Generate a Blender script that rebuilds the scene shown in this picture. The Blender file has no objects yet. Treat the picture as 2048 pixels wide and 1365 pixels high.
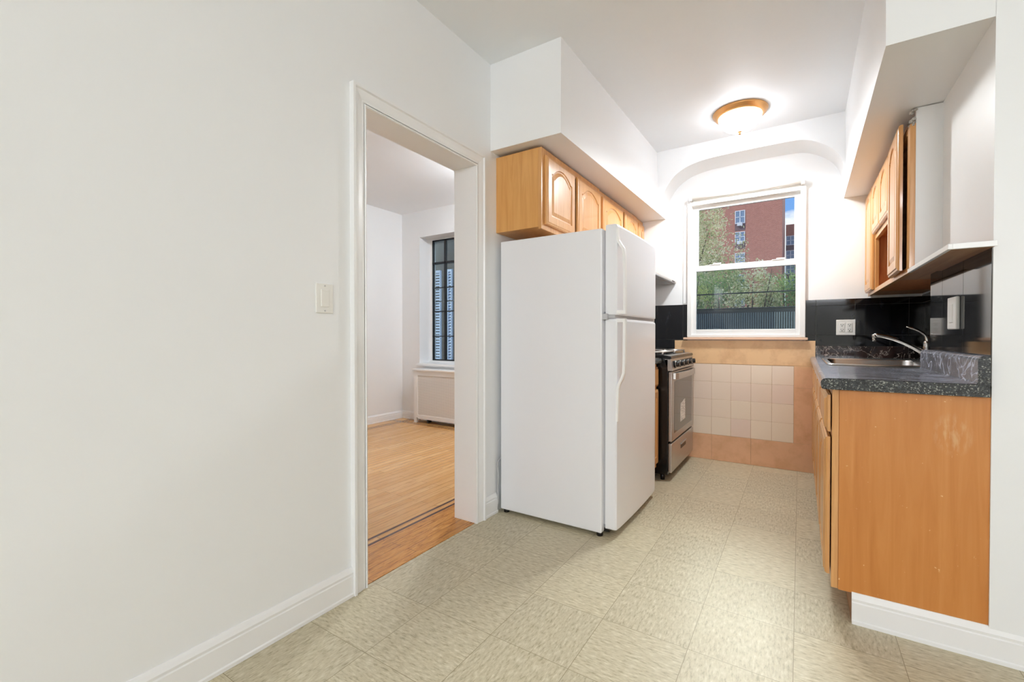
import bpy, bmesh, math, random
from mathutils import Vector, Matrix
random.seed(7)
PI = math.pi
sc = bpy.context.scene
C = sc.collection

# ------------------------------------------------------------------ camera
cam_d = bpy.data.cameras.new('camera'); cam = bpy.data.objects.new('camera', cam_d); C.objects.link(cam)
sc.camera = cam
F_PX = 895.0
cam_d.sensor_width = 36.0; cam_d.sensor_fit = 'HORIZONTAL'; cam_d.lens = F_PX / 2048 * 36
cam_d.clip_start = 0.02; cam_d.clip_end = 600
cam.location = (0, 0, 1.07)
yaw = math.atan((1600 - 1024) / F_PX); pitch = math.atan(9.5 / F_PX)
cam.rotation_euler = (PI / 2 - pitch, 0, yaw)

# ------------------------------------------------------------------ colour, light
sc.view_settings.view_transform = 'Standard'; sc.view_settings.look = 'None'
sc.view_settings.gamma = 1.0; sc.view_settings.use_curve_mapping = False
sc.view_settings.exposure = 0.57
sc.cycles.use_denoising = True
sc.cycles.diffuse_bounces = 8; sc.cycles.max_bounces = 10; sc.cycles.transparent_max_bounces = 12
sc.cycles.use_adaptive_sampling = True; sc.cycles.adaptive_threshold = .03
sc.cycles.caustics_reflective = False; sc.cycles.caustics_refractive = False
sc.cycles.sample_clamp_indirect = 6.0
LAMP_KITCHEN = 12.5
LAMP_DOWN = 47.0
FILL_FRONT = 36.0
FILL_BED = 98.0
FILL_REAR = 92.0
SKY = .82
SKY_FILL = 19.0
sun_d = bpy.data.lights.new('sun', 'SUN'); sun_d.energy = 1.8; sun_d.angle = 0.01; sun_d.color = (1, .95, .86)
sun = bpy.data.objects.new('sun', sun_d); C.objects.link(sun)
sun.rotation_euler = Vector((-0.55, -0.6, 0.62)).to_track_quat('Z', 'Y').to_euler()   # shines towards +x +y, down

def area(name, loc, size, direction, power, col=(1, 1, 1), portal=False):
    d = bpy.data.lights.new(name, 'AREA'); d.shape = 'RECTANGLE'; d.size, d.size_y = size; d.energy = power; d.color = col
    d.cycles.is_portal = portal
    o = bpy.data.objects.new(name, d); C.objects.link(o); o.location = loc
    o.rotation_euler = Vector(direction).to_track_quat('-Z', 'Z').to_euler(); return o
area('window_portal', (-.404, 4.44, 1.65), (.90, 1.22), (0, -1, 0), 1, portal=True)
area('window_portal', (-3.41, 4.43, 1.52), (1.34, 1.66), (0, -1, 0), 1, portal=True)
area('rear_fill_light', (1.55, -5.93, 2.34), (3.0, .54), (0, 1, -.05), FILL_REAR, (.92, .94, 1.0))  # added area light, fills the rooms from behind the viewpoint

def srgb(r, g, b):
    f = lambda c: (c/255/12.92 if c/255 <= .04045 else ((c/255+.055)/1.055)**2.4)
    return (f(r), f(g), f(b), 1)

class NT:
    """tiny node helper"""
    def __init__(s, tree): s.t = tree; s.n = tree.nodes; s.l = tree.links
    def __call__(s, typ, ins=None, **kw):
        n = s.n.new(typ)
        for k, v in kw.items(): setattr(n, k, v)
        for k, v in (ins or {}).items():
            if isinstance(v, bpy.types.NodeSocket): s.l.new(v, n.inputs[k])
            else: n.inputs[k].default_value = v
        return n
    def math(s, op, a, b=0.0, c=0.0):
        return s('ShaderNodeMath', {0: a, 1: b, 2: c}, operation=op).outputs[0]
    def mix(s, f, a, b, mode='MIX'):
        n = s('ShaderNodeMix', data_type='RGBA', blend_type=mode)
        for i, v in ((0, f), (6, a), (7, b)):
            if isinstance(v, bpy.types.NodeSocket): s.l.new(v, n.inputs[i])
            else: n.inputs[i].default_value = v
        return n.outputs[2]
    def ramp(s, f, pts):
        n = s('ShaderNodeValToRGB', {0: f}); e = n.color_ramp.elements
        while len(e) < len(pts): e.new(.5)
        for i, (p, c) in enumerate(pts): e[i].position = p; e[i].color = c
        return n.outputs[0]
    def noise(s, vec, scale, detail=3, rough=.5, dist=0.0):
        return s('ShaderNodeTexNoise', {'Vector': vec, 'Scale': scale, 'Detail': detail, 'Roughness': rough, 'Distortion': dist}).outputs[0]
    def pos(s): return s('ShaderNodeNewGeometry').outputs['Position']
    def scaled(s, v, x, y, z): return s('ShaderNodeVectorMath', {0: v, 1: (x, y, z)}, operation='MULTIPLY').outputs[0]

w = bpy.data.worlds.new('sky'); sc.world = w; w.use_nodes = True
T = NT(w.node_tree); T.n.clear()
gen = T('ShaderNodeTexCoord').outputs['Generated']
z = T('ShaderNodeSeparateXYZ', {0: gen}).outputs[2]
skyc = T.ramp(z, [(0.0, srgb(205, 220, 240)), (0.2, srgb(120, 170, 235)), (1.0, srgb(80, 140, 225))])
cl = T.noise(T.scaled(gen, 1, 1, 2.2), 5.5, 6, .55, .3)
low = T('ShaderNodeMapRange', {0: z, 1: .255, 2: .225, 3: 0.0, 4: .22}).outputs[0]
clm = T('ShaderNodeMapRange', {0: T.math('ADD', cl, low), 1: .54, 2: .66, 3: 0.0, 4: 1.0}).outputs[0]
skyc = T.mix(clm, skyc, (.95, .97, 1, 1))
# bright lobe added to the sky, out of view, to light the kitchen floor
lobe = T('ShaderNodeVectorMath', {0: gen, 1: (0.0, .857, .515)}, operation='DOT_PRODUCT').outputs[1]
lobe = T('ShaderNodeMapRange', {0: lobe, 1: .961, 2: .999, 3: 0.0, 4: SKY_FILL}, interpolation_type='SMOOTHSTEP').outputs[0]
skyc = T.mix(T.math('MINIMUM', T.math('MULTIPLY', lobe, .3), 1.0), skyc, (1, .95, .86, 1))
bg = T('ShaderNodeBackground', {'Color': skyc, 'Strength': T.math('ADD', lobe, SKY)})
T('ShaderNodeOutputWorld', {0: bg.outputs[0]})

# ------------------------------------------------------------------ materials
def mat(name, color=(.8, .8, .8, 1), rough=.5, metal=0.0, spec=.5, fn=None, coat=0.0):
    m = bpy.data.materials.new(name); m.use_nodes = True; t = NT(m.node_tree)
    b = m.node_tree.nodes['Principled BSDF']
    b.inputs['Base Color'].default_value = color; b.inputs['Roughness'].default_value = rough
    b.inputs['Metallic'].default_value = metal; b.inputs['Specular IOR Level'].default_value = spec
    b.inputs['Coat Weight'].default_value = coat; b.inputs['Coat Roughness'].default_value = .08
    if fn: fn(t, b)
    return m
def setc(t, b, s, key='Base Color'): t.l.new(s, b.inputs[key])
def bump(t, b, h, strength=.2, dist=.002):
    n = t('ShaderNodeBump', {'Height': h, 'Strength': strength, 'Distance': dist}); t.l.new(n.outputs[0], b.inputs['Normal'])

def f_paint(col):
    def f(t, b):
        p = t.pos(); n = t.noise(p, 2.2, 3)
        c2 = tuple(x*.975 for x in col[:3]) + (1,)
        setc(t, b, t.mix(n, col, c2))
        bump(t, b, t.noise(t.scaled(p, 1, 1, .6), 9, 4), .25, .006)
    return f
M = {}
M['wall'] = mat('wall_paint', rough=.38, spec=.45, fn=f_paint((.87, .882, .89, 1)))
M['ceiling'] = mat('ceiling_paint', rough=.5, spec=.35, fn=f_paint((.88, .90, .92, 1)))
M['trim'] = mat('trim_paint', rough=.3, spec=.5, fn=f_paint((.88, .885, .888, 1)))

def f_vinyl(t, b):
    p = t.pos(); xyz = t('ShaderNodeSeparateXYZ', {0: p})
    S = .3045
    gx = t.math('DIVIDE', t.math('ADD', xyz.outputs[0], .0125), S); gy = t.math('DIVIDE', t.math('SUBTRACT', xyz.outputs[1], 1.602), S)
    cx = t.math('FLOOR', gx); cy = t.math('FLOOR', gy); fx = t.math('FRACT', gx); fy = t.math('FRACT', gy)
    def edge(f): return t.math('MINIMUM', f, t.math('SUBTRACT', 1.0, f))
    e = t.math('MINIMUM', edge(fx), edge(fy))
    seam = t.math('LESS_THAN', e, .0035)
    wn = t('ShaderNodeTexWhiteNoise', {'Vector': t('ShaderNodeCombineXYZ', {0: cx, 1: cy}).outputs[0]}, noise_dimensions='2D')
    par = t.math('GREATER_THAN', wn.outputs[0], .5)
    a = t.noise(t.scaled(p, 30, 110, 1), 1, 4, .65); c = t.noise(t.scaled(p, 110, 30, 1), 1, 4, .65)
    st = t.math('ADD', t.math('MULTIPLY', a, par), t.math('MULTIPLY', c, t.math('SUBTRACT', 1.0, par)))
    col = t.ramp(st, [(.33, srgb(168, 159, 134)), (.45, srgb(198, 190, 167)), (.56, srgb(208, 201, 180)), (.7, srgb(226, 221, 206))])
    tint = t.mix(wn.outputs[0], srgb(243, 240, 232), srgb(255, 252, 243))
    col = t.mix(1.0, col, tint, 'MULTIPLY')
    col = t.mix(seam, col, srgb(150, 137, 108))
    setc(t, b, col)
    rg = t('ShaderNodeMapRange', {0: t.noise(p, 6, 3), 3: .34, 4: .48}).outputs[0]; setc(t, b, rg, 'Roughness')
    bump(t, b, t.math('SUBTRACT', st, seam), .08, .001)
M['vinyl'] = mat('vinyl_tile', rough=.33, spec=.5, fn=f_vinyl)

def f_oakfloor(t, b):
    p = t.pos(); s = t('ShaderNodeSeparateXYZ', {0: p}); x = s.outputs[0]; y = s.outputs[1]
    v = t('ShaderNodeCombineXYZ', {0: y, 1: x}).outputs[0]
    br = t('ShaderNodeTexBrick', {'Vector': v, 'Color1': (0, 0, 0, 1), 'Color2': (1, 1, 1, 1), 'Mortar': (0, 0, 0, 1), 'Scale': 1.0, 'Mortar Size': .0012, 'Brick Width': .8, 'Row Height': .057, 'Mortar Smooth': 0.0}, offset=.37, offset_frequency=2)
    g = t.noise(t.scaled(p, 90, 5, 1), 1, 5, .6, 1.2)
    col = t.ramp(br.outputs[0], [(0.0, srgb(206, 154, 92)), (.5, srgb(214, 163, 102)), (1.0, srgb(221, 173, 112))])
    col = t.mix(t.math('MULTIPLY', t('ShaderNodeMapRange', {0: g, 1: .5, 2: .66}).outputs[0], .7), col, srgb(172, 118, 62))
    # doorway saddle: redder worn boards
    th = t.math('GREATER_THAN', x, -1.838)
    g2 = t.noise(t.scaled(p, 60, 7, 1), 1, 5, .65, 2.0)
    tc = t.ramp(g2, [(.3, srgb(128, 76, 28)), (.46, srgb(196, 132, 62)), (.6, srgb(214, 152, 78)), (.75, srgb(220, 166, 92))])
    col = t.mix(th, col, tc)
    col = t.mix(br.outputs[1], col, srgb(120, 74, 36))
    # dark inlay strips
    for xx in (-1.897, -1.846, -4.16, -4.21):
        d = t.math('LESS_THAN', t.math('ABSOLUTE', t.math('SUBTRACT', x, xx)), .0095); col = t.mix(d, col, srgb(88, 52, 36))
    for yy in (3.93, 3.98):
        d = t.math('LESS_THAN', t.math('ABSOLUTE', t.math('SUBTRACT', y, yy)), .0095); col = t.mix(d, col, srgb(88, 52, 36))
    setc(t, b, col)
M['oakfloor'] = mat('oak_strip_floor', rough=.22, spec=.5, fn=f_oakfloor)

def f_wood(base, dark, light, ax=2, sc_=1.0):
    def f(t, b):
        p = t.pos(); k = [38*sc_]*3; k[ax] = 2.2*sc_
        g = t.noise(t.scaled(p, *k), 1, 5, .6, .8); g2 = t.noise(p, 3.0, 3)
        col = t.ramp(g, [(.3, dark), (.5, base), (.72, light)])
        col = t.mix(t('ShaderNodeMapRange', {0: g2, 1: .45, 2: .75, 3: 0.0, 4: .35}).outputs[0], col, dark)
        setc(t, b, col)
    return f
M['oak'] = mat('cabinet_wood', rough=.3, coat=.3, fn=f_wood(srgb(216, 160, 98), srgb(200, 142, 80), srgb(226, 174, 114)))
M['oakside'] = mat('cabinet_side_wood', rough=.38, coat=.1, fn=f_wood(srgb(218, 162, 94), srgb(204, 146, 78), srgb(227, 174, 108), sc_=.8))
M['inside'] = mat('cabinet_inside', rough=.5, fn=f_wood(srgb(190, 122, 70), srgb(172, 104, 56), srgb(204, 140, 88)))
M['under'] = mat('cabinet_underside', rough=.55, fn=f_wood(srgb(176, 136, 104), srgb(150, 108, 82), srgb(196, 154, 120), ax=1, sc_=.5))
def f_panel(t, b):
    f_wood(srgb(202, 132, 64), srgb(192, 121, 54), srgb(210, 143, 76), sc_=.7)(t, b)
    col = b.inputs['Base Color'].links[0].from_socket
    p = t.pos(); s = t('ShaderNodeSeparateXYZ', {0: p})
    # pale scuff below the worktop
    dx = t.math('DIVIDE', t.math('SUBTRACT', s.outputs[0], .44), .055); dz = t.math('DIVIDE', t.math('SUBTRACT', s.outputs[2], .735), .075)
    r = t.math('ADD', t.math('MULTIPLY', dx, dx), t.math('MULTIPLY', dz, dz))
    n = t.noise(t.scaled(p, 60, 1, 16), 1, 4, .6)
    m = t.math('MULTIPLY', t('ShaderNodeMapRange', {0: r, 1: 1.1, 2: .1}).outputs[0], t('ShaderNodeMapRange', {0: n, 1: .46, 2: .62}).outputs[0])
    col = t.mix(t.math('MULTIPLY', m, .5), col, srgb(222, 184, 138))
    sp = t('ShaderNodeMapRange', {0: t.noise(p, 70, 2), 1: .74, 2: .78}).outputs[0]
    col = t.mix(t.math('MULTIPLY', sp, .7), col, srgb(235, 200, 150))
    setc(t, b, col)
M['panel'] = mat('cabinet_end_panel', rough=.42, fn=f_panel)

def f_black(t, b):
    p = t.pos(); n = t.noise(t.scaled(p, 1, 1, .5), 14, 5, .6); n2 = t.noise(t.scaled(p, 30, 30, 8), 1, 5, .7)
    m = t.math('MULTIPLY', t('ShaderNodeMapRange', {0: n, 1: .5, 2: .7}).outputs[0], t('ShaderNodeMapRange', {0: n2, 1: .45, 2: .7}).outputs[0])
    setc(t, b, t.mix(t.math('MULTIPLY', m, .35), srgb(9, 9, 12), srgb(80, 84, 96)))
M['black_tile'] = mat('black_granite_tile', rough=.06, spec=.5, fn=f_black)
M['grout_grey'] = mat('grout_grey', srgb(110, 108, 104), .8)
def f_brmarble(t, b):
    p = t.pos(); n = t.noise(p, 5, 4)
    base = t.ramp(n, [(.35, srgb(20, 16, 16)), (.55, srgb(44, 30, 27)), (.7, srgb(74, 50, 44))])
    d = t.noise(t.scaled(p, 9, 1, 5), 1, 3, .5, 1.5)
    v = t.math('LESS_THAN', t.math('ABSOLUTE', t.math('SUBTRACT', d, .5)), .007)
    v2 = t.math('LESS_THAN', t.math('ABSOLUTE', t.math('SUBTRACT', t.noise(t.scaled(p, 26, 1, 14), 1, 2, .5, .8), .56)), .008)
    setc(t, b, t.mix(t.math('MULTIPLY', t.math('MAXIMUM', v, v2), .6), base, srgb(205, 190, 178)))
M['brown_marble'] = mat('brown_marble', rough=.09, fn=f_brmarble)
def f_gran(t, b):
    p = t.pos(); v = t('ShaderNodeTexVoronoi', {'Vector': p, 'Scale': 290.0}).outputs['Color']
    s = t('ShaderNodeSeparateColor', {0: v}).outputs[0]
    setc(t, b, t.ramp(s, [(.0, srgb(20, 22, 24)), (.55, srgb(34, 37, 38)), (.84, srgb(66, 70, 68)), (.97, srgb(140, 142, 134))]))
M['granite'] = mat('speckled_laminate', rough=.25, fn=f_gran)
def f_tan(t, b):
    p = t.pos(); xyz = t('ShaderNodeSeparateXYZ', {0: p}); zz = xyz.outputs[2]
    m = t('ShaderNodeMapRange', {0: zz, 1: .80, 2: .84}).outputs[0]
    a = t.mix(m, srgb(228, 180, 142), srgb(236, 196, 148))
    setc(t, b, t.mix(t('ShaderNodeMapRange', {0: t.noise(p, 9, 5, .6), 1: .45, 2: .75, 3: 0.0, 4: .6}).outputs[0], a, srgb(196, 146, 104)))
M['tan_tile'] = mat('tan_tile', rough=.4, fn=f_tan)
def f_pink(t, b):
    p = t.pos(); s = t('ShaderNodeSeparateXYZ', {0: p})
    cx = t.math('FLOOR', t.math('DIVIDE', t.math('ADD', s.outputs[0], .040), .1505)); cz = t.math('FLOOR', t.math('DIVIDE', t.math('SUBTRACT', s.outputs[2], .2207), .1525))
    wn = t('ShaderNodeTexWhiteNoise', {'Vector': t('ShaderNodeCombineXYZ', {0: cx, 1: cz}).outputs[0]}, noise_dimensions='2D').outputs[0]
    setc(t, b, t.ramp(wn, [(0, srgb(236, 216, 198)), (.5, srgb(240, 224, 203)), (1, srgb(234, 212, 198))]))
M['pink_tile'] = mat('cream_pink_tile', rough=.35, fn=f_pink)
M['grout_tan'] = mat('grout_tan', srgb(196, 164, 130), .8)
M['fridge'] = mat('fridge_enamel', srgb(236, 237, 241), .28, fn=lambda t, b: bump(t, b, t.noise(t.pos(), 500, 2), .03, .0005))
M['fridge_plastic'] = mat('fridge_handle_plastic', srgb(244, 244, 244), .35)
M['gasket'] = mat('grey_gasket', srgb(192, 192, 194), .55)
M['black_plastic'] = mat('black_plastic', srgb(18, 18, 19), .35)
M['black_enamel'] = mat('black_enamel', srgb(10, 10, 11), .22)
def f_steel(t, b):
    n = t.noise(t.scaled(t.pos(), 4, 4, 300), 1, 3); setc(t, b, t.mix(n, srgb(176, 172, 168), srgb(200, 196, 192)))
M['steel'] = mat('brushed_steel', rough=.32, metal=.85, fn=f_steel)
M['chrome'] = mat('chrome', srgb(200, 198, 194), .12, 1.0)
M['sink'] = mat('sink_steel', srgb(200, 198, 196), .25, 1.0)
M['oven_glass'] = mat('oven_glass', srgb(70, 66, 62), .07, spec=.8)
M['paper'] = mat('paper_label', rough=.8, fn=lambda t, b: setc(t, b, t.mix(t.math('GREATER_THAN', t.noise(t.scaled(t.pos(), 1, 60, 130), 1, 2), .56), srgb(236, 234, 230), srgb(176, 172, 170))))
M['plate'] = mat('white_plastic', srgb(236, 235, 230), .35)
M['slot'] = mat('dark_slot', srgb(40, 38, 36), .6)
M['vinylwhite'] = mat('window_vinyl', srgb(238, 239, 238), .35)
M['blind'] = mat('blind_fabric', srgb(236, 236, 232), .7)
M['brass'] = mat('lamp_brass', srgb(214, 158, 96), .3, .55)
M['peach'] = mat('peach_paint', srgb(232, 196, 168), .5)
M['plaster'] = mat('rough_plaster', rough=.9, fn=lambda t, b: (setc(t, b, t.mix(t.noise(t.pos(), 90, 4), srgb(120, 110, 98), srgb(230, 226, 220)))))
M['black_steel'] = mat('black_window_steel', srgb(16, 20, 26), .4)
M['darkbrick'] = mat('dark_exterior', srgb(46, 52, 60), .8)
M['louver'] = mat('louver_paint', srgb(196, 212, 236), .6)
def f_grille(t, b):
    p = t.pos(); s = t('ShaderNodeSeparateXYZ', {0: p})
    fx = t.math('FRACT', t.math('MULTIPLY', s.outputs[0], 70.0)); fz = t.math('FRACT', t.math('MULTIPLY', s.outputs[2], 70.0))
    h = t.math('MULTIPLY', t.math('GREATER_THAN', fx, .45), t.math('GREATER_THAN', fz, .45))
    setc(t, b, t.mix(h, srgb(232, 230, 227), srgb(186, 183, 180)))
M['grille'] = mat('radiator_grille', rough=.5, fn=f_grille)

def glass_mat(name, refl=.08, tint=(1, 1, 1, 1)):
    m = bpy.data.materials.new(name); m.use_nodes = True; t = NT(m.node_tree); t.n.clear()
    tr = t('ShaderNodeBsdfTransparent', {0: tint}); gl = t('ShaderNodeBsdfGlossy', {'Color': (1, 1, 1, 1), 'Roughness': .02})
    fr = t('ShaderNodeFresnel', {'IOR': 1.45}).outputs[0]
    mx = t('ShaderNodeMixShader', {0: t.math('MULTIPLY', fr, refl*12), 1: tr.outputs[0], 2: gl.outputs[0]})
    t('ShaderNodeOutputMaterial', {0: mx.outputs[0]}); return m
M['pane'] = glass_mat('window_glass', .06, (.93, .95, .95, 1))
M['pane_screen'] = glass_mat('window_glass_screened', .06, (.80, .86, .85, 1))
M['film'] = None
def mk_film():
    m = bpy.data.materials.new('plastic_film'); m.use_nodes = True; t = NT(m.node_tree); t.n.clear()
    tr = t('ShaderNodeBsdfTransparent', {0: (.95, .95, 1, 1)}); df = t('ShaderNodeBsdfDiffuse', {'Color': srgb(208, 212, 228)})
    p = t.pos(); n = t.noise(t.scaled(p, 5, 22, 22), 1, 4, .6, 1.4)
    n2 = t.noise(t.scaled(p, 3, 9, 9), 1, 2, .5, .6)
    streak = t('ShaderNodeMapRange', {0: n, 1: .48, 2: .72, 3: .16, 4: .8}).outputs[0]
    line = t.math('MULTIPLY', t.math('LESS_THAN', t.math('ABSOLUTE', t.math('SUBTRACT', n2, .5)), .010), .8)
    gl = t('ShaderNodeBsdfGlossy', {'Color': (.93, .94, 1, 1), 'Roughness': .16})
    bp = t('ShaderNodeBump', {'Height': n, 'Strength': .12, 'Distance': .004}); t.l.new(bp.outputs[0], gl.inputs['Normal'])
    a = t('ShaderNodeMixShader', {0: t.math('MAXIMUM', streak, line), 1: tr.outputs[0], 2: df.outputs[0]})
    fr = t('ShaderNodeFresnel', {'IOR': 1.5}).outputs[0]
    mx = t('ShaderNodeMixShader', {0: t.math('ADD', t.math('MULTIPLY', fr, .8), .06), 1: a.outputs[0], 2: gl.outputs[0]})
    t('ShaderNodeOutputMaterial', {0: mx.outputs[0]}); return m
M['film'] = mk_film()
def emis(name, col, st):
    m = bpy.data.materials.new(name); m.use_nodes = True; t = NT(m.node_tree); t.n.clear()
    e = t('ShaderNodeEmission', {0: col, 1: st}); t('ShaderNodeOutputMaterial', {0: e.outputs[0]}); return m

# ------------------------------------------------------------------ mesh helpers
class MB:
    def __init__(s): s.b = bmesh.new(); s.smooth = False
    def box(s, x0, x1, y0, y1, z0, z1, bev=0.0, seg=2):
        r = bmesh.ops.create_cube(s.b, size=1.0); vs = r['verts']
        for v in vs: v.co = Vector(((x0+x1)/2+v.co.x*(x1-x0), (y0+y1)/2+v.co.y*(y1-y0), (z0+z1)/2+v.co.z*(z1-z0)))
        if bev > 0:
            es = list({e for v in vs for e in v.link_edges})
            bmesh.ops.bevel(s.b, geom=es, offset=bev, segments=seg, affect='EDGES', profile=.5, clamp_overlap=True)
        return s
    def prism(s, poly, axis, a, b_):
        """poly 2D list in the two remaining axes (in x,y,z order), extruded along axis"""
        def P(q, t):
            if axis == 0: return (t, q[0], q[1])
            if axis == 1: return (q[0], t, q[1])
            return (q[0], q[1], t)
        A = [s.b.verts.new(P(q, a)) for q in poly]; B = [s.b.verts.new(P(q, b_)) for q in poly]; n = len(poly)
        fs = [s.b.faces.new(A), s.b.faces.new(B[::-1])]
        for i in range(n): fs.append(s.b.faces.new((A[i], B[i], B[(i+1) % n], A[(i+1) % n])))
        bmesh.ops.recalc_face_normals(s.b, faces=fs); return s
    def loft(s, A, B):
        a = [s.b.verts.new(p) for p in A]; b = [s.b.verts.new(p) for p in B]; n = len(A)
        fs = [s.b.faces.new(a), s.b.faces.new(b[::-1])]
        for i in range(n): fs.append(s.b.faces.new((a[i], b[i], b[(i+1) % n], a[(i+1) % n])))
        bmesh.ops.recalc_face_normals(s.b, faces=fs); return s
    def quad(s, *p): s.b.faces.new([s.b.verts.new(q) for q in p]); return s
    def cyl(s, p0, p1, r, n=16, r1=None):
        return s.tube([p0, p1], [r, r if r1 is None else r1], n)
    def tube(s, pts, rad, n=12, cap=True, flat=1.0):
        pts = [Vector(p) for p in pts]
        if not isinstance(rad, (list, tuple)): rad = [rad]*len(pts)
        rings = []; prev = None
        for i, p in enumerate(pts):
            d = (pts[min(i+1, len(pts)-1)] - pts[max(i-1, 0)]).normalized()
            if prev is None:
                u = d.orthogonal().normalized() if abs(d.z) > .9 else d.cross(Vector((0, 0, 1))).normalized()
            else: u = (prev - d*prev.dot(d)).normalized()
            prev = u; v = d.cross(u)
            rings.append([s.b.verts.new(p + (u*math.cos(2*PI*k/n) + v*math.sin(2*PI*k/n)*flat)*rad[i]) for k in range(n)])
        fs = []
        for a, b in zip(rings, rings[1:]):
            for k in range(n): fs.append(s.b.faces.new((a[k], a[(k+1) % n], b[(k+1) % n], b[k])))
        if cap: fs.append(s.b.faces.new(rings[0][::-1])); fs.append(s.b.faces.new(rings[-1]))
        for f in fs: f.smooth = True
        bmesh.ops.recalc_face_normals(s.b, faces=fs); return s
    def lathe(s, c, prof, n=40):
        """prof: (r, z) list around the vertical axis through c"""
        c = Vector(c); rings = []
        for r, zz in prof:
            if r < 1e-6: rings.append([s.b.verts.new(c+Vector((0, 0, zz)))])
            else: rings.append([s.b.verts.new(c+Vector((r*math.cos(2*PI*k/n), r*math.sin(2*PI*k/n), zz))) for k in range(n)])
        fs = []
        for a, b in zip(rings, rings[1:]):
            for k in range(n):
                k2 = (k+1) % n
                if len(a) == 1 and len(b) == 1: continue
                if len(a) == 1: fs.append(s.b.faces.new((a[0], b[k2], b[k])))
                elif len(b) == 1: fs.append(s.b.faces.new((a[k], a[k2], b[0])))
                else: fs.append(s.b.faces.new((a[k], a[k2], b[k2], b[k])))
        for f in fs: f.smooth = True
        bmesh.ops.recalc_face_normals(s.b, faces=fs); return s
    def build(s, name, m, parent=None, **props):
        me = bpy.data.meshes.new(name)
        off = world_loc(parent) if parent is not None else Vector((0, 0, 0))
        if parent is None:
            # origin at the mesh's own base centre
            xs = [v.co for v in s.b.verts]
            off = Vector(((min(v.x for v in xs)+max(v.x for v in xs))/2, (min(v.y for v in xs)+max(v.y for v in xs))/2, min(v.z for v in xs)))
        for v in s.b.verts: v.co -= off
        s.b.to_mesh(me); s.b.free()
        me.materials.append(m)
        o = bpy.data.objects.new(name, me); C.objects.link(o)
        if parent is not None: o.parent = parent
        else: o.location = off
        for k, v in props.items(): o[k] = v
        return o
def world_loc(o):
    v = Vector(o.location)
    while o.parent: o = o.parent; v += Vector(o.location)
    return v
def thing(name, loc, label=None, cat=None, group=None, kind=None):
    o = bpy.data.objects.new(name, None); o.empty_display_size = .1; C.objects.link(o); o.location = loc
    if label: o['label'] = label; o['category'] = cat
    if group: o['group'] = group
    if kind: o['kind'] = kind
    return o
def copy_tree(o, delta=(0, 0, 0), parent=None):
    c = o.copy(); C.objects.link(c)
    if parent is None: c.location = Vector(o.location) + Vector(delta)
    else: c.parent = parent
    for ch in [x for x in C.objects if x.parent == o]: copy_tree(ch, parent=c)
    return c
def struct(mb, name, m): return mb.build(name, m, kind='structure')
BX = lambda *a, **k: MB().box(*a, **k)

# ------------------------------------------------------------------ the setting
XL, YB, ZC = -1.555, 4.2, 2.682
struct(BX(-1.557, 3.3, -6.1, 4.3, -.12, 0), 'floor', M['vinyl'])
struct(BX(-4.6, -1.559, -1.6, 4.3, -.12, .002), 'floor', M['oakfloor'])
struct(BX(-1.60, 3.3, -6.1, 4.5, ZC, 2.9), 'ceiling', M['ceiling'])
struct(BX(-4.6, -1.60, -1.6, 4.5, 2.656, 2.9), 'ceiling', M['ceiling'])
# partition with the doorway
DY0, DY1, DZ = 1.262, 2.026, 2.037
m = MB(); m.box(-1.70, XL, -6.1, DY0, 0, ZC); m.box(-1.70, XL, DY1, YB, 0, ZC); m.box(-1.70, XL, DY0, DY1, DZ, ZC)
struct(m, 'wall_left', M['wall'])
# kitchen back wall with the window hole
WX0, WX1, WZ0, WZ1 = -.842, .034, 1.062, 2.246
m = MB(); m.box(-1.70, WX0, YB, 4.45, -.1, ZC); m.box(WX1, 3.3, YB, 4.45, -.1, ZC)
m.box(WX0, WX1, YB, 4.45, -.1, WZ0); m.box(WX0, WX1, YB, 4.45, WZ1, ZC)
struct(m, 'wall_back', M['wall'])
# arched beam over the window
P1 = [(-1.06, 2.20), (-1.02, 2.28), (-.975, 2.37), (-.93, 2.43), (-.88, 2.472), (-.785, 2.515), (-.63, 2.540), (-.3, 2.548), (-.05, 2.545), (.03, 2.533), (.09, 2.507), (.14, 2.475), (.185, 2.438), (.225, 2.385), (.252, 2.32), (.27, 2.20)]
def smooth_line(P, k=6):
    out = []
    for i in range(len(P)-1):
        p0, p1, p2, p3 = P[max(0, i-1)], P[i], P[i+1], P[min(len(P)-1, i+2)]
        for j in range(k):
            t_ = j/k; out.append(tuple(.5*(2*p1[a]+(p2[a]-p0[a])*t_+(2*p0[a]-5*p1[a]+4*p2[a]-p3[a])*t_**2+(3*p1[a]-p0[a]-3*p2[a]+p3[a])*t_**3) for a in (0, 1)))
    return out+[P[-1]]
def smooth_line3(P, k=6):
    a = smooth_line([(p[0], p[1]) for p in P], k); b = smooth_line([(p[2], 0) for p in P], k)
    return [(u[0], u[1], v[0]) for u, v in zip(a, b)]
P1 = smooth_line(P1)
top = [(.30, 2.20), (.30, 2.684), (-1.10, 2.684), (-1.10, 2.20)]
A = [(x, 4.0, z) for x, z in P1+top]; B = [(x, 4.21, z-.03 if i < len(P1) else z) for i, (x, z) in enumerate(P1+top)]
struct(MB().loft(A, B), 'trim_1', M['wall'])
# soffit over the left cabinets
m = MB(); yn, yf = 2.18, 4.21
m.loft([(XL-.02, yn, 2.172), (-1.09, yn, 2.168), (-1.09, yn, 2.69), (XL-.02, yn, 2.69)], [(XL-.02, yf, 2.142), (-1.035, yf, 2.136), (-1.06, yf, 2.69), (XL-.02, yf, 2.69)])
struct(m, 'trim_2', M['wall'])
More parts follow.
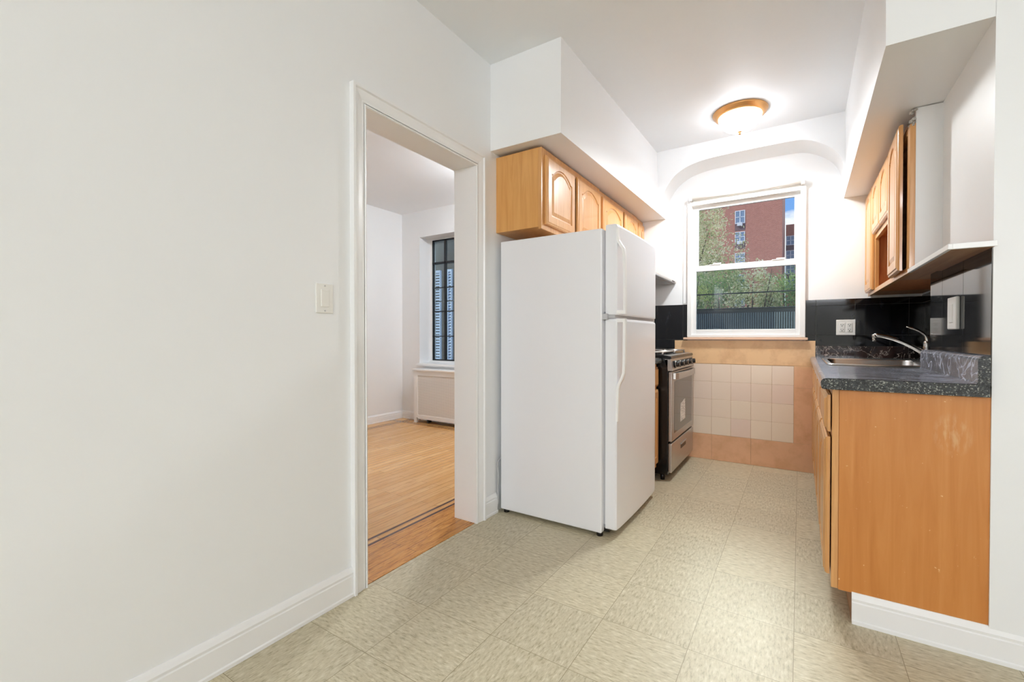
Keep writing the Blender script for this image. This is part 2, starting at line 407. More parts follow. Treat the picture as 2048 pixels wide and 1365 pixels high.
# soffit over the right cabinets
m = MB()
m.loft([(.253, 2.085, 2.112), (.5305, 2.085, 2.112), (.5305, 2.085, 2.69), (.25, 2.085, 2.69)], [(.272, 4.21, 2.112), (.75, 4.21, 2.112), (.75, 4.21, 2.69), (.265, 4.21, 2.69)])
struct(m, 'trim_3', M['wall'])
# right side: chase and deeper wall
XC = .53
m = MB(); m.box(XC, 3.3, 2.085, 2.905, 0, ZC); m.box(.72, 3.3, 2.905, 4.21, 0, ZC)
struct(m, 'wall_right', M['wall'])
struct(BX(3.2, 3.3, -6.1, 2.09, 0, ZC), 'wall_right', M['wall'])
struct(BX(-1.70, 3.3, -6.1, -6.0, 0, ZC), 'wall_near', M['wall'])
# bedroom shell
BXW, BYB = -4.385, 4.155
struct(BX(-4.6, BXW, -1.6, 4.5, 0, 2.66), 'wall_left', M['wall'])
struct(BX(-4.6, -1.69, -1.6, -1.5, 0, 2.66), 'wall_near', M['wall'])
VX0, VX1, VZ0, VZ1 = -4.08, -2.75, .70, 2.325
m = MB(); m.box(-4.6, VX0, BYB, 4.45, -.1, 2.66); m.box(VX1, -1.69, BYB, 4.45, -.1, 2.66)
m.box(VX0, VX1, BYB, 4.45, -.1, VZ0); m.box(VX0, VX1, BYB, 4.45, VZ1, 2.66)
struct(m, 'wall_back', M['wall'])
# baseboards
def base_prof(h=.118, t=.016):
    return [(0, 0), (t+.004, 0), (t+.004, .012), (t, .016), (t, h-.034), (t-.003, h-.030), (t-.001, h-.020), (t-.007, h-.008), (t-.012, h), (0, h)]
def baseboard(name, axis, face, sgn, a, b, h=.118):
    pr = [(face+sgn*d, zz) for d, zz in base_prof(h)]
    struct(MB().prism(pr, axis, a, b), name, M['trim'])
baseboard('baseboard_left', 1, XL, 1, -6.0, 1.192)
baseboard('baseboard_left', 1, XL, 1, 2.098, 2.232)
def bb_x(name, yface, sgn, a, b, h=.118):
    pr = [(yface+sgn*d, zz) for d, zz in base_prof(h)]
    struct(MB().prism(pr, 0, a, b), name, M['trim'])
bb_x('baseboard_right', 2.093, -1, .168, 3.2, .112)
baseboard('baseboard_left', 1, BXW, 1, -1.5, BYB, .10)
bb_x('baseboard_back', BYB, -1, BXW, -4.07, .10)
# doorway casing and jambs
door = thing('door_1', (XL, 1.64, 0), kind='structure')
def casing_prof(): return [(0, 0), (.064, 0), (.072, 0), (.072, .026), (.060, .026), (.056, .018), (.040, .016), (.020, .012), (.008, .012), (.004, .016), (0, .014)]
# left leg: profile measured outwards from the opening
def leg(y_in, sgn, z1):
    return MB().loft([(XL+d, y_in+sgn*wd, 0) for wd, d in casing_prof()], [(XL+d, y_in+sgn*wd, DZ+.002+wd) for wd, d in casing_prof()])
leg(DY0-.002, -1, DZ+.072).build('casing', M['trim'], door)
leg(DY1+.002, 1, DZ+.072).build('casing', M['trim'], door)
MB().loft([(XL+d, DY0-.002-wd, DZ+.002+wd) for wd, d in casing_prof()], [(XL+d, DY1+.002+wd, DZ+.002+wd) for wd, d in casing_prof()]).build('casing', M['trim'], door)
BX(-1.705, XL+.012, DY0-.012, DY0+.001, 0, DZ).build('jamb', M['trim'], door)
BX(-1.705, XL+.012, DY1-.001, DY1+.012, 0, DZ).build('jamb', M['trim'], door)
BX(-1.705, XL+.012, DY0-.012, DY1+.012, DZ-.001, DZ+.012).build('jamb', M['trim'], door)

# tiled surfaces ------------------------------------------------------
def tiles_back(name, m_t, m_g, x0, x1, z0, z1, xs, zs, gap=.002, y=YB, th=.007):
    xs = [x0]+[v for v in xs if x0 < v < x1]+[x1]; zs = [z0]+[v for v in zs if z0 < v < z1]+[z1]
    mb = MB()
    for a, b in zip(xs, xs[1:]):
        for c, d in zip(zs, zs[1:]): mb.box(a+gap/2, b-gap/2, y-th, y, c+gap/2, d-gap/2, .0006, 1)
    e = thing(name, ((x0+x1)/2, y, z0), kind='structure')
    mb.build('tiles', m_t, e); BX(x0, x1, y-th+.002, y, z0, z1).build('grout', m_g, e)
gx = [.103, .344, .649]
tiles_back('trim_4', M['black_tile'], M['grout_grey'], .036, .72, .996, 1.352, gx, [1.079, 1.305])
tiles_back('trim_5', M['brown_marble'], M['grout_grey'], .103, .72, .905, .996, [.344, .649], [])
tiles_back('trim_6', M['black_tile'], M['grout_grey'], XL, -.844, .86, 1.352, [-1.49, -1.185, -.88], [1.041])
# chase wall tiles, facing -x
def tiles_side(name, x, y0, y1, z0, z1, ys, zs, th=.003, gap=.002):
    ys = [y0]+ys+[y1]; zs = [z0]+zs+[z1]; mb = MB()
    for a, b in zip(ys, ys[1:]):
        for c, d in zip(zs, zs[1:]): mb.box(x-th, x, a+gap/2, b-gap/2, c+gap/2, d-gap/2, .0006, 1)
    e = thing(name, (x, (y0+y1)/2, z0), kind='structure')
    mb.build('tiles', M['black_tile'], e); BX(x-th+.001, x, y0, y1, z0, z1).build('grout', M['grout_grey'], e)
tiles_side('trim_7', XC, 2.0855, 2.905, .905, 1.372, [2.39, 2.69], [])
tiles_side('trim_8', .72, 2.906, 4.192, .905, 1.36, [3.2, 3.5, 3.8, 4.1], [1.305])
# tan and cream tile below the window
XT = -1.12
e = thing('trim_9', (-.4, YB, 0), kind='structure')
mb = MB()
mb.box(-.95, .101, YB-.010, YB, .834, 1.034, .0008, 1); mb.box(-1.45, -.951, YB-.010, YB, .60, .85, .0008, 1)
for a, b in ((-1.36, -.64), (-.638, -.339), (-.337, .102)): mb.box(a, b, YB-.010, YB, .001, .219 if b < .1 else .219, .0008, 1)
mb.box(-.038, .102, YB-.010, YB, .2205, .66, .0008, 1); mb.box(-.038, .102, YB-.010, YB, .6615, .8325, .0008, 1)
mb.build('border_tiles', M['tan_tile'], e)
mb = MB()
for i in range(7):
    for k in range(4):
        x1 = -.040-i*.1505; mb.box(x1-.1488, x1, YB-.009, YB, .2215+k*.1525, .2215+k*.1525+.1508, .0012, 1)
mb.build('cream_tiles', M['pink_tile'], e)
BX(-1.3, .102, YB-.007, YB, .001, .834).build('grout', M['grout_tan'], e)

# ------------------------------------------------------------------ window 1
win = thing('window_1', ((WX0+WX1)/2, 4.2, WZ0), kind='structure')
def ring(mb, x0, x1, z0, z1, wl, wr, wb, wt, y0, y1, bev=.003):
    mb.box(x0, x0+wl, y0, y1, z0, z1, bev); mb.box(x1-wr, x1, y0, y1, z0, z1, bev)
    mb.box(x0+wl-.001, x1-wr+.001, y0, y1, z0, z0+wb, bev); mb.box(x0+wl-.001, x1-wr+.001, y0, y1, z1-wt, z1, bev); return mb
ring(MB(), WX0, WX1, WZ0, WZ1, .036, .036, .022, .034, 4.172, 4.30).build('frame', M['vinylwhite'], win)
us = ring(MB(), -.808, .0, 1.655, 2.214, .050, .043, .035, .032, 4.222, 4.25).build('upper_sash', M['vinylwhite'], win)
BX(-.759, -.042, 4.235, 4.239, 1.688, 2.184).build('pane', M['pane'], us)
ls = ring(MB(), -.808, .004, 1.083, 1.684, .038, .036, .046, .048, 4.186, 4.218).build('lower_sash', M['vinylwhite'], win)
BX(-.771, -.031, 4.200, 4.204, 1.128, 1.637).build('pane', M['pane_screen'], ls)
for xx in (-.62, -.15):
    m = MB(); m.box(xx-.045, xx+.045, 4.180, 4.205, 1.684, 1.690, .002); m.cyl((xx, 4.192, 1.690), (xx, 4.192, 1.700), .014); m.box(xx-.008, xx+.05, 4.184, 4.196, 1.692, 1.700, .002)
    m.build('latch', M['vinylwhite'], ls)
BX(-.872, .052, 4.158, 4.2, 1.040, 1.060, .004).build('sill', M['peach'], win)
m = MB(); m.box(-.882, WX0, 4.193, 4.2, 1.36, 2.26, .003); m.build('casing', M['wall'], win)

# roller blind
rb = thing('roller_blind', (-.40, 4.15, 2.215), 'white roller blind rolled up above the kitchen window', 'blind')
m = MB(); m.cyl((-.80, 4.150, 2.272), (.0, 4.150, 2.272), .017, 20); m.build('roll', M['blind'], rb)
m = MB(); m.box(-.80, .005, 4.176, 4.184, 2.222, 2.262, .003); m.box(-.80, .005, 4.166, 4.176, 2.212, 2.226, .003); m.build('hem_bar', M['blind'], rb)
for xx in (-.823, .001):
    BX(xx, xx+.024, 4.128, 4.2, 2.25, 2.30, .003).build('bracket', M['vinylwhite'], rb)

# unseen window frame made up around the added rear fill light
w3 = thing('rear_fill_frame', (1.55, -5.98, 2.0), kind='structure')
ring(MB(), -.02, 3.12, 2.01, 2.67, .05, .05, .05, .05, -5.995, -5.94).build('frame', M['vinylwhite'], w3)

# ------------------------------------------------------------------ window 2 (bedroom) and what hangs outside
wb = thing('window_2', (-3.5, 4.36, VZ0), kind='structure')
BX(VX0, VX1, 4.10, 4.40, VZ0, VZ0+.030, .004).build('sill', M['trim'], wb)
BX(VX0, VX0+.012, BYB-.004, 4.45, VZ0, VZ1).build('reveal', M['wall'], wb)
fx0 = -4.03
m = MB(); ring(m, fx0, -2.80, .757, 2.312, .016, .016, .016, .016, 4.345, 4.375, .002)
for xx in (-3.815, -3.60, -3.385, -3.17, -2.97): m.box(xx-(.013 if xx == -3.815 else .008), xx+(.013 if xx == -3.815 else .008), 4.345, 4.375, .76, 2.31)
for zz, hh in ((2.015, .013), (1.695, .006), (1.39, .007), (1.07, .006)): m.box(fx0, -2.80, 4.345, 4.375, zz-hh, zz+hh)
m.build('frame', M['black_steel'], wb)
BX(fx0, -2.80, 4.358, 4.361, .76, 2.31).build('pane', M['pane_screen'], wb)
ring(MB(), VX0, VX1, VZ0, VZ1+.001, .048, .048, .055, .010, 4.350, 4.372, .002).build('surround', M['trim'], wb)
BX(VX0+.0, VX1, 4.33, 4.44, VZ0+.02, VZ0+.055, .003).build('stool', M['trim'], wb)

# ------------------------------------------------------------------ kitchen cabinets
def cath_outline(w_, h_, ins, n=18, side=.055, bot=.055, topm=.05, rise=.05):
    x0 = side+ins; x1 = w_-side-ins; z0 = bot+ins
    rise = min(rise, (x1-x0)*.28)
    pts = [(x0, z0), (x1, z0)]
    hw = (x1-x0)/2; cx = w_/2
    for i in range(n+1):
        s_ = 1-2*i/n
        f = math.cos(PI/2*min(1, abs(s_)/.86))**.75 if abs(s_) < .86 else 0
        pts.append((cx+hw*s_, h_-topm-ins-rise*(1-f)))
    return pts
def door_panel(T_, w_, h_, th=.02, arch=True, side=.055):
    """T_(u, v, d) maps door space to the world; returns MB"""
    mb = MB(); n = 18; b = mb.b
    def rect(i, d):
        pts = [(i, i), (w_-i, i)]
        for k in range(n+1): pts.append((w_-i-(w_-2*i)*k/n, h_-i))
        return [b.verts.new(T_(u, v, d)) for u, v in pts]
    def out(ins, d):
        if arch: pts = cath_outline(w_, h_, ins, n, side, side, side*.8)
        else:
            s_ = side+ins; pts = [(s_, s_), (w_-s_, s_)]+[(w_-s_-(w_-2*s_)*k/n, h_-s_) for k in range(n+1)]
        return [b.verts.new(T_(u, v, d)) for u, v in pts]
    rings = [rect(0, 0), rect(0, th*.45), rect(.004, th*.75), rect(.012, th*.85), rect(.016, th)]
    rings += [out(0, th), out(.004, th-.006), out(.010, th-.007), out(.030, th-.001)]
    fs = [b.faces.new(rings[0])]
    for a, c in zip(rings, rings[1:]):
        k = len(a)
        for i in range(k):
            try: fs.append(b.faces.new((a[i], a[(i+1) % k], c[(i+1) % k], c[i])))
            except ValueError: pass
    fs.append(b.faces.new(rings[-1]))
    bmesh.ops.recalc_face_normals(b, faces=fs)
    return mb
def drawer_front(T_, w_, h_, th=.02):
    mb = MB(); b = mb.b
    def rect(i, d): return [b.verts.new(T_(u, v, d)) for u, v in ((i, i), (w_-i, i), (w_-i, h_-i), (i, h_-i))]
    rings = [rect(0, 0), rect(0, th*.4), rect(.005, th*.6), rect(.010, th*.62), rect(.018, th)]
    fs = [b.faces.new(rings[0])]
    for a, c in zip(rings, rings[1:]):
        for i in range(4): fs.append(b.faces.new((a[i], a[(i+1) % 4], c[(i+1) % 4], c[i])))
    fs.append(b.faces.new(rings[-1])); bmesh.ops.recalc_face_normals(b, faces=fs); return mb
TR = lambda x, y, z_: (lambda u, v, d: (x+d, y+u, z_+v))      # faces +x
TLf = lambda x, y, z_: (lambda u, v, d: (x-d, y+u, z_+v))     # faces -x

def carcass(mb, x0, x1, y0, y1, z0, z1, open_side, t=.016):
    """open box; open_side '+x' or '-x' """
    mb.box(x0, x1, y0, y0+t, z0, z1); mb.box(x0, x1, y1-t, y1, z0, z1)
    mb.box(x0, x1, y0+t, y1-t, z0, z0+t); mb.box(x0, x1, y0+t, y1-t, z1-t, z1)
    if open_side == '+x': mb.box(x0, x0+.006, y0+t, y1-t, z0+t, z1-t)
    else: mb.box(x1-.006, x1, y0+t, y1-t, z0+t, z1-t)
    return mb
# --- left wall units: three cabinets above the refrigerator and the range
def left_wall_unit(y0, y1, z0, z1, doors, label):
    t = thing('wall_cabinet', (-1.40, (y0+y1)/2, z0), label, 'cabinet', 'wall cabinets over the refrigerator')
    carcass(MB(), XL, -1.262, y0, y1, z0+.012, z1, '+x').build('body', M['oakside'], t)
    fr = MB(); fr.box(-1.262, -1.243, y0, y0+.04, z0, z1, .001, 1); fr.box(-1.262, -1.243, y1-.03, y1, z0, z1, .001, 1)
    fr.box(-1.262, -1.243, y0+.04, y1-.03, z0, z0+.04, .001, 1); fr.box(-1.262, -1.243, y0+.04, y1-.03, z1-.05, z1, .001, 1)
    fr.build('face_frame', M['oak'], t)
    for a, b in doors: door_panel(TR(-1.241, a, z0+.030), b-a, z1-z0-.068).build('door', M['oak'], t)
    return t
left_wall_unit(2.240, 3.118, 1.685, 2.150, [(2.272, 2.660), (2.700, 3.105)], 'brown wood wall cabinet nearest the doorway, its flat side panel showing above the refrigerator')
left_wall_unit(3.120, 4.010, 1.685, 2.140, [(3.145, 3.59), (3.635, 3.985)], 'brown wood wall cabinet with two arched doors, the middle one over the refrigerator')
left_wall_unit(4.012, 4.190, 1.685, 2.132, [(4.025, 4.180)], 'narrow brown wood wall cabinet nearest the window wall on the refrigerator side')

# --- right wall units
def right_unit(y0, y1, z0, z1, label):
    t = thing('wall_cabinet', (.57, (y0+y1)/2, z0), label, 'cabinet', 'wall cabinets over the sink')
    return t
RF = .418
def frame_r(mb, y0, y1, z0, z1, l, r, b_, t_, x0=RF, x1=RF+.020):
    mb.box(x0, x1, y0, y0+l, z0, z1, .001, 1); mb.box(x0, x1, y1-r, y1, z0, z1, .001, 1)
    mb.box(x0, x1, y0+l, y1-r, z0, z0+b_, .001, 1); mb.box(x0, x1, y0+l, y1-r, z1-t_, z1, .001, 1); return mb
ZT = 2.108
t = right_unit(2.712, 3.150, 1.362, ZT, 'tall brown wood wall cabinet nearest the white painted recess, its door standing ajar')
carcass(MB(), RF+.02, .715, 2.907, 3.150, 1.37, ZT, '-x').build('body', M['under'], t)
BX(RF+.020, XC, 2.712, 2.73, 1.37, ZT).build('side_panel', M['wall'], t, label='white painted side panel')
BX(RF+.02, XC, 2.73, 2.907, 1.37, 1.386).build('bottom_panel', M['under'], t)
frame_r(MB(), 2.712, 3.150, 1.362, 2.04, .06, .02, .03, .03).build('face_frame', M['oak'], t)
m = MB()
for i in range(26):
    r_ = random.uniform(.004, .010); c_ = Vector((random.uniform(RF+.0, RF+.02), random.uniform(2.706, 2.75), random.uniform(2.035, 2.105)))
    k = bmesh.ops.create_icosphere(m.b, subdivisions=1, radius=r_)
    for v in k['verts']: v.co = c_ + v.co*random.uniform(.7, 1.3)
m.build('plaster_patch', M['plaster'], t, label='crumbled grey filler above the cabinet frame')
# door ajar: slight rotation about its far edge
dp = door_panel(TLf(0, 0, 0), .345, .69, .022)
a_ = math.radians(1.6)
for v in dp.b.verts:
    u = v.co.y - .345; d = v.co.x
    v.co = Vector((RF-.003 + d*math.cos(a_) + u*math.sin(a_), 3.135 + u*math.cos(a_) - d*math.sin(a_), 1.382+v.co.z))
dp.build('door', M['oak'], t)
t = right_unit(3.152, 3.840, 1.362, ZT, 'wood wall cabinet with two short arched doors above an open cubby, right side')
m = MB(); carcass(m, RF+.02, .715, 3.152, 3.840, 1.37, ZT, '-x'); m.box(RF+.02, .71, 3.168, 3.824, 1.735, 1.751); m.build('body', M['inside'], t)
m = MB(); frame_r(m, 3.152, 3.840, 1.362, ZT, .03, .03, .028, .04); m.box(RF, RF+.02, 3.182, 3.81, 1.715, 1.765, .001, 1); m.build('face_frame', M['oak'], t)
door_panel(TLf(RF-.002, 3.170, 1.748), .322, .325, .02).build('door', M['oak'], t)
door_panel(TLf(RF-.002, 3.500, 1.748), .322, .325, .02).build('door', M['oak'], t)
t = right_unit(3.842, 4.188, 1.362, ZT, 'tall narrow brown wood wall cabinet beside the window wall, above the sink')
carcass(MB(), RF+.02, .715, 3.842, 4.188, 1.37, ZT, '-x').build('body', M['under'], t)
frame_r(MB(), 3.842, 4.188, 1.362, ZT, .03, .02, .03, .03).build('face_frame', M['oak'], t)
door_panel(TLf(RF-.002, 3.852, 1.385), .325, .695, .02).build('door', M['oak'], t)
# ledge running on from the cabinets to the wall corner
t = thing('ledge', (.46, 2.37, 1.358), 'white edged board with brown underside below the white recess, joined to the wall cabinets', 'ledge')
BX(.424, XC-.001, 2.052, 2.708, 1.361, 1.372).build('board', M['under'], t)
m = MB(); m.box(.412, .424, 2.040, 2.708, 1.359, 1.377, .001, 1); m.box(.424, XC-.001, 2.040, 2.052, 1.359, 1.377, .001, 1)
m.build('edging', M['trim'], t)

# --- base cabinets on the right
BF = .105
def base_unit(y0, y1, cols, label, side=None):
    t = thing('base_cabinet', (.40, (y0+y1)/2, 0), label, 'cabinet', 'base cabinets under the sink worktop')
    m = MB(); xb = XC-.002 if y0 < 2.9 else .712
    m.box(BF+.022, xb, y0, y0+.016, .108, .868); m.box(BF+.022, xb, y1-.016, y1, .108, .868)
    m.box(BF+.022, xb, y0+.016, y1-.016, .108, .124); m.box(xb-.006, xb, y0+.016, y1-.016, .124, .868)
    m.build('body', M['inside'], t)
    m = MB(); m.box(BF, BF+.022, y0, y0+.035, .108, .868, .001, 1); m.box(BF, BF+.022, y1-.03, y1, .108, .868, .001, 1)
    m.box(BF, BF+.022, y0+.035, y1-.03, .108, .15, .001, 1); m.box(BF, BF+.022, y0+.035, y1-.03, .67, .70, .001, 1); m.box(BF, BF+.022, y0+.035, y1-.03, .84, .868, .001, 1)
    m.build('face_frame', M['oak'], t)
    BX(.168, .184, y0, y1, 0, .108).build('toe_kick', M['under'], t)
    if side:
        BX(BF+.022, .5305, y0-.006, y0, .108, .868).build('end_panel', M['panel'], t, label='orange brown end panel with a pale scuff')
    for a, b in cols:
        drawer_front(TLf(BF-.004, a, .702), b-a, .142).build('drawer', M['oak'], t)
        door_panel(TLf(BF-.004, a, .150), b-a, .532, .02).build('door', M['oak'], t)
    return t
base_unit(2.098, 2.565, [(2.115, 2.550)], 'brown wood base cabinet whose wide orange end panel faces the room', True)
base_unit(2.567, 3.015, [(2.590, 3.000)], 'base cabinet just behind the end-panel unit under the speckled worktop')
base_unit(3.017, 3.800, [(3.035, 3.395), (3.415, 3.780)], 'sink base cabinet with two drawer fronts, beneath the steel sink')
base_unit(3.802, 4.186, [(3.825, 4.165)], 'base cabinet against the window wall, at the far end of the sink run')

# --- worktop with a cut-out for the sink
SX0, SX1, SY0, SY1 = .150, .600, 3.055, 3.760
t = thing('worktop', (.38, 3.1, .868), 'dark speckled laminate worktop with rounded front edge on the right base cabinets', 'countertop')
m = MB()
pr = [(.15, .870), (.075, .870), (.070, .874), (.068, .890), (.070, .901), (.077, .908), (.088, .911), (.15, .911)]
m.prism(pr, 1, 2.062, 4.190)
m.box(.15, XC-.009, 2.062, 2.905, .870, .911); m.box(.15, .711, 2.907, SY0, .870, .911); m.box(.15, .711, SY1, 4.190, .870, .911)
m.box(SX1, .711, SY0, SY1, .870, .911)
m.build('slab', M['granite'], t)
pr = [(.493, .911), (.493, .990), (.496, .999), (.503, 1.004), (.522, 1.004), (.522, .911)]
m = MB(); m.prism(pr, 1, 2.064, 2.90); m.build('upstand', M['granite'], t)
# protective film
t = thing('protective_film', (.30, 2.5, .912), 'clear bluish plastic film with streaks stretched over the dark worktop', 'plastic film')
m = MB()
cv = [(.0665, .884), (.067, .896), (.069, .903), (.076, .910), (.088, .9128), (.2, .9128), (.4, .9128), (.488, .9128), (.4915, .918), (.4915, .990), (.495, 1.0005), (.503, 1.0055), (.521, 1.0055)]
N = 34
def film(cv, ya, yb):
    g = []
    for j in range(N+1):
        y = ya+(yb-ya)*j/N
        g.append([m.b.verts.new((x, y, z_)) for i, (x, z_) in enumerate(cv)])
    for a, b in zip(g, g[1:]):
        for i in range(len(cv)-1): m.b.faces.new((a[i], a[i+1], b[i+1], b[i])).smooth = True
film(cv, 2.0605, 2.90)
film(cv[:5]+[(.125, .9128)], 2.90, 4.19)
m.build('sheet', M['film'], t)

# --- sink
t = thing('sink', (.36, 3.4, .75), 'stainless steel drop-in sink set in the worktop under the faucet', 'sink')
def rrect(x0, x1, y0, y1, r, z_, n=6):
    pts = []
    for cx, cy, a0 in ((x1-r, y1-r, 0), (x0+r, y1-r, 90), (x0+r, y0+r, 180), (x1-r, y0+r, 270)):
        for k in range(n+1):
            a = math.radians(a0+90*k/n); pts.append((cx+r*math.cos(a), cy+r*math.sin(a), z_))
    return pts
m = MB(); b = m.b
RR = [rrect(.128, .700, 3.022, 3.792, .03, .9125), rrect(.131, .697, 3.025, 3.789, .03, .919), rrect(.150, .600, 3.050, 3.765, .05, .919), rrect(.156, .594, 3.056, 3.759, .05, .910), rrect(.165, .585, 3.068, 3.747, .05, .78), rrect(.195, .555, 3.098, 3.717, .04, .760)]
RR = [[b.verts.new(p) for p in r] for r in RR]
fs = []
for a, c in zip(RR, RR[1:]):
    for i in range(len(a)): fs.append(b.faces.new((a[i], a[(i+1) % len(a)], c[(i+1) % len(a)], c[i])))
fs.append(b.faces.new(RR[-1])); bmesh.ops.recalc_face_normals(b, faces=fs)
for f in fs: f.smooth = True
m.build('basin', M['sink'], t)
m = MB(); m.cyl((.37, 3.4, .7605), (.37, 3.4, .764), .04, 24); m.build('drain', M['chrome'], t)
# --- faucet
fxp, fyp = .655, 3.74
fxp, fyp = .640, 3.60
t = thing('faucet', (fxp, fyp, .919), 'chrome single lever kitchen faucet arching over the sink', 'faucet')
m = MB(); m.lathe((fxp, fyp, .919), [(0, 0), (.030, 0), (.030, .006), (.022, .012), (0, .012)]); m.build('base', M['chrome'], t)
m = MB(); m.lathe((fxp, fyp, .931), [(0, 0), (.018, 0), (.0185, .055), (.017, .062), (.0185, .068), (.017, .10), (.012, .112), (0, .114)]); m.build('body', M['chrome'], t)
def bez(pts, n=14):
    out = []
    for i in range(n+1):
        s_ = i/n; q = [Vector(p) for p in pts]
        while len(q) > 1: q = [q[k].lerp(q[k+1], s_) for k in range(len(q)-1)]
        out.append(q[0])
    return out
sp = bez([(fxp-.01, fyp, .965), (fxp-.09, fyp-.01, 1.03), (fxp-.18, fyp-.02, 1.075), (.388, fyp-.02, 1.077)])
m = MB(); m.tube(sp, [.0145-.0035*i/14 for i in range(15)], 12); m.build('spout', M['chrome'], t)
m = MB(); m.cyl((.391, fyp-.02, 1.082), (.391, fyp-.02, 1.060), .0125, 14); m.cyl((.391, fyp-.02, 1.060), (.391, fyp-.02, 1.040), .010, 14); m.build('aerator', M['chrome'], t)
lv = bez([(fxp+.005, fyp, 1.03), (fxp+.005, fyp-.0, 1.075), (fxp-.02, fyp-.0, 1.105), (fxp-.095, fyp-.0, 1.128)])
m = MB(); m.tube(lv, [.016, .015, .014, .013, .012, .011, .010, .009, .0085, .008, .0075, .007, .0065, .006, .005], 12, flat=.8); m.build('lever', M['chrome'], t)

# ------------------------------------------------------------------ outlets and switches
def gang(mb, face, cx, cz):
    pass
t = thing('wall_outlet', (.288, YB-.012, 1.078), 'white double-gang wall outlet with four sockets on the black tile beside the window', 'outlet')
BX(.230, .347, YB-.014, YB-.007, 1.078, 1.195, .003).build('plate', M['plate'], t)
for cx in (.266, .311):
    BX(cx-.0165, cx+.0165, YB-.0165, YB-.013, 1.103, 1.170, .001, 1).build('socket_insert', M['plate'], t)
    m = MB()
    for cz in (1.118, 1.154):
        for dx in (-.0065, .0065): m.box(cx+dx-.0012, cx+dx+.0012, YB-.0175, YB-.016, cz, cz+.008)
        m.cyl((cx, YB-.0175, cz-.006), (cx, YB-.016, cz-.006), .003, 10)
    m.build('slots', M['slot'], t)
t = thing('wall_switch', (XC-.012, 2.50, 1.098), 'white light switch on the black tiled side wall above the worktop', 'switch')
BX(XC-.016, XC-.003, 2.425, 2.545, 1.098, 1.228, .004).build('plate', M['plate'], t)
BX(XC-.019, XC-.015, 2.463, 2.507, 1.125, 1.200, .002).build('rocker', M['plate'], t)
t = thing('wall_switch', (XL, 1.066, 1.160), 'white rocker light switch on the white wall left of the doorway', 'switch')
BX(XL, XL+.006, 1.030, 1.104, 1.160, 1.274, .0025).build('plate', M['plate'], t)
BX(XL+.005, XL+.010, 1.050, 1.084, 1.184, 1.250, .0015).build('rocker', M['plate'], t)
for zz in (1.169, 1.265):
    m = MB(); m.cyl((XL+.005, 1.067, zz), (XL+.0072, 1.067, zz), .003, 10); m.build('screw', M['gasket'], t)

# ------------------------------------------------------------------ ceiling lamps
def lamp(x, y, zc, strength, label, col=(.93, .965, 1.03, 1)):
    t = thing('ceiling_lamp', (x, y, zc-.165), label, 'lamp', None)
    m = MB(); m.lathe((x, y, zc), [(.10, 0), (.176, 0), (.180, -.006), (.176, -.014), (.166, -.020), (.162, -.030), (.150, -.034), (.146, -.038), (.138, -.036), (.10, -.02)], 56)
    m.build('rim', M['brass'], t)
    m = MB(); m.lathe((x, y, zc), [(.141, -.034), (.139, -.052), (.130, -.075), (.112, -.100), (.085, -.122), (.050, -.137), (.012, -.142), (0, -.142)], 48)
    m.build('glass_shade', emis('lamp_glow', col, strength), t)
    m = MB(); m.lathe((x, y, zc-.142), [(0, .004), (.014, .002), (.015, -.004), (.006, -.008), (.009, -.014), (.006, -.021), (0, -.023)], 20)
    m.build('finial', M['brass'], t)
    return t
kl = lamp(-.372, 3.60, ZC, LAMP_KITCHEN, 'flush ceiling lamp with brass rim and frosted bowl near the kitchen window')
# most of its light leaves the bowl downwards
sd = bpy.data.lights.new('bulb_light', 'SPOT'); sd.energy = LAMP_DOWN; sd.spot_size = math.radians(172); sd.spot_blend = .55; sd.shadow_soft_size = .07; sd.color = (.95, .985, 1)
so = bpy.data.objects.new('bulb_light', sd); C.objects.link(so); so.location = (-.372, 3.60, ZC-.245)
lamp(.75, -1.1, ZC, FILL_FRONT, 'unseen fill lamp added behind the viewpoint, flush and brass rimmed')  # added to brighten the near walls and ceiling
lamp(-2.3, 3.35, 2.656, FILL_BED, 'unseen fill lamp added in the wood floored room, flush and brass rimmed', (.90, .95, 1, 1))  # added to brighten the far room, hidden behind the partition

# ------------------------------------------------------------------ refrigerator
FX0, FX1, FY0, FY1 = -1.525, -.880, 2.242, 3.030
t = thing('refrigerator', (-1.18, 2.63, 0), 'white top-freezer refrigerator standing beside the doorway', 'refrigerator')
BX(FX0, FX1, FY0, FY1, .022, 1.640, .006).build('body', M['fridge'], t)
def fdoor(z0, z1):
    mb = MB(); b = mb.b; ny, nz = 16, 10; r = .022
    x0, xf = FX1+.010, -.812
    ys = [FY0+.030 + (FY1-FY0-.030)*i/ny for i in range(ny+1)]
    # section in plan with rounded front corners, slight bow
    sec = [(x0, ys[0]), (xf-.004, ys[0]), (xf+.004, ys[0]+.006)]
    for i in range(1, ny): s_ = i/ny*2-1; sec.append((xf+.006+.008*(1-s_*s_), ys[i]))
    sec += [(xf+.002, ys[-1]-.010), (xf-.010, ys[-1]), (x0, ys[-1])]
    lev = [(z0, .006), (z0+.004, .001), (z0+.010, 0), (z1-.016, 0), (z1-.006, .003), (z1, .012)]
    rg = []
    for zz, ins in lev:
        rg.append([b.verts.new((x - (ins if x > x0+.001 else 0), y + (ins if y < ys[0]+.02 else (-ins if y > ys[-1]-.02 else 0)), zz)) for x, y in sec])
    fs = [b.faces.new(rg[0]), b.faces.new(rg[-1])]; k = len(sec)
    for a, c in zip(rg, rg[1:]):
        for i in range(k): fs.append(b.faces.new((a[i], a[(i+1) % k], c[(i+1) % k], c[i])))
    for f in fs[2:]: f.smooth = False
    bmesh.ops.recalc_face_normals(b, faces=fs); return mb
fz = fdoor(1.182, 1.664).build('freezer_door', M['fridge'], t)
fd = fdoor(.040, 1.166).build('refrigerator_door', M['fridge'], t)
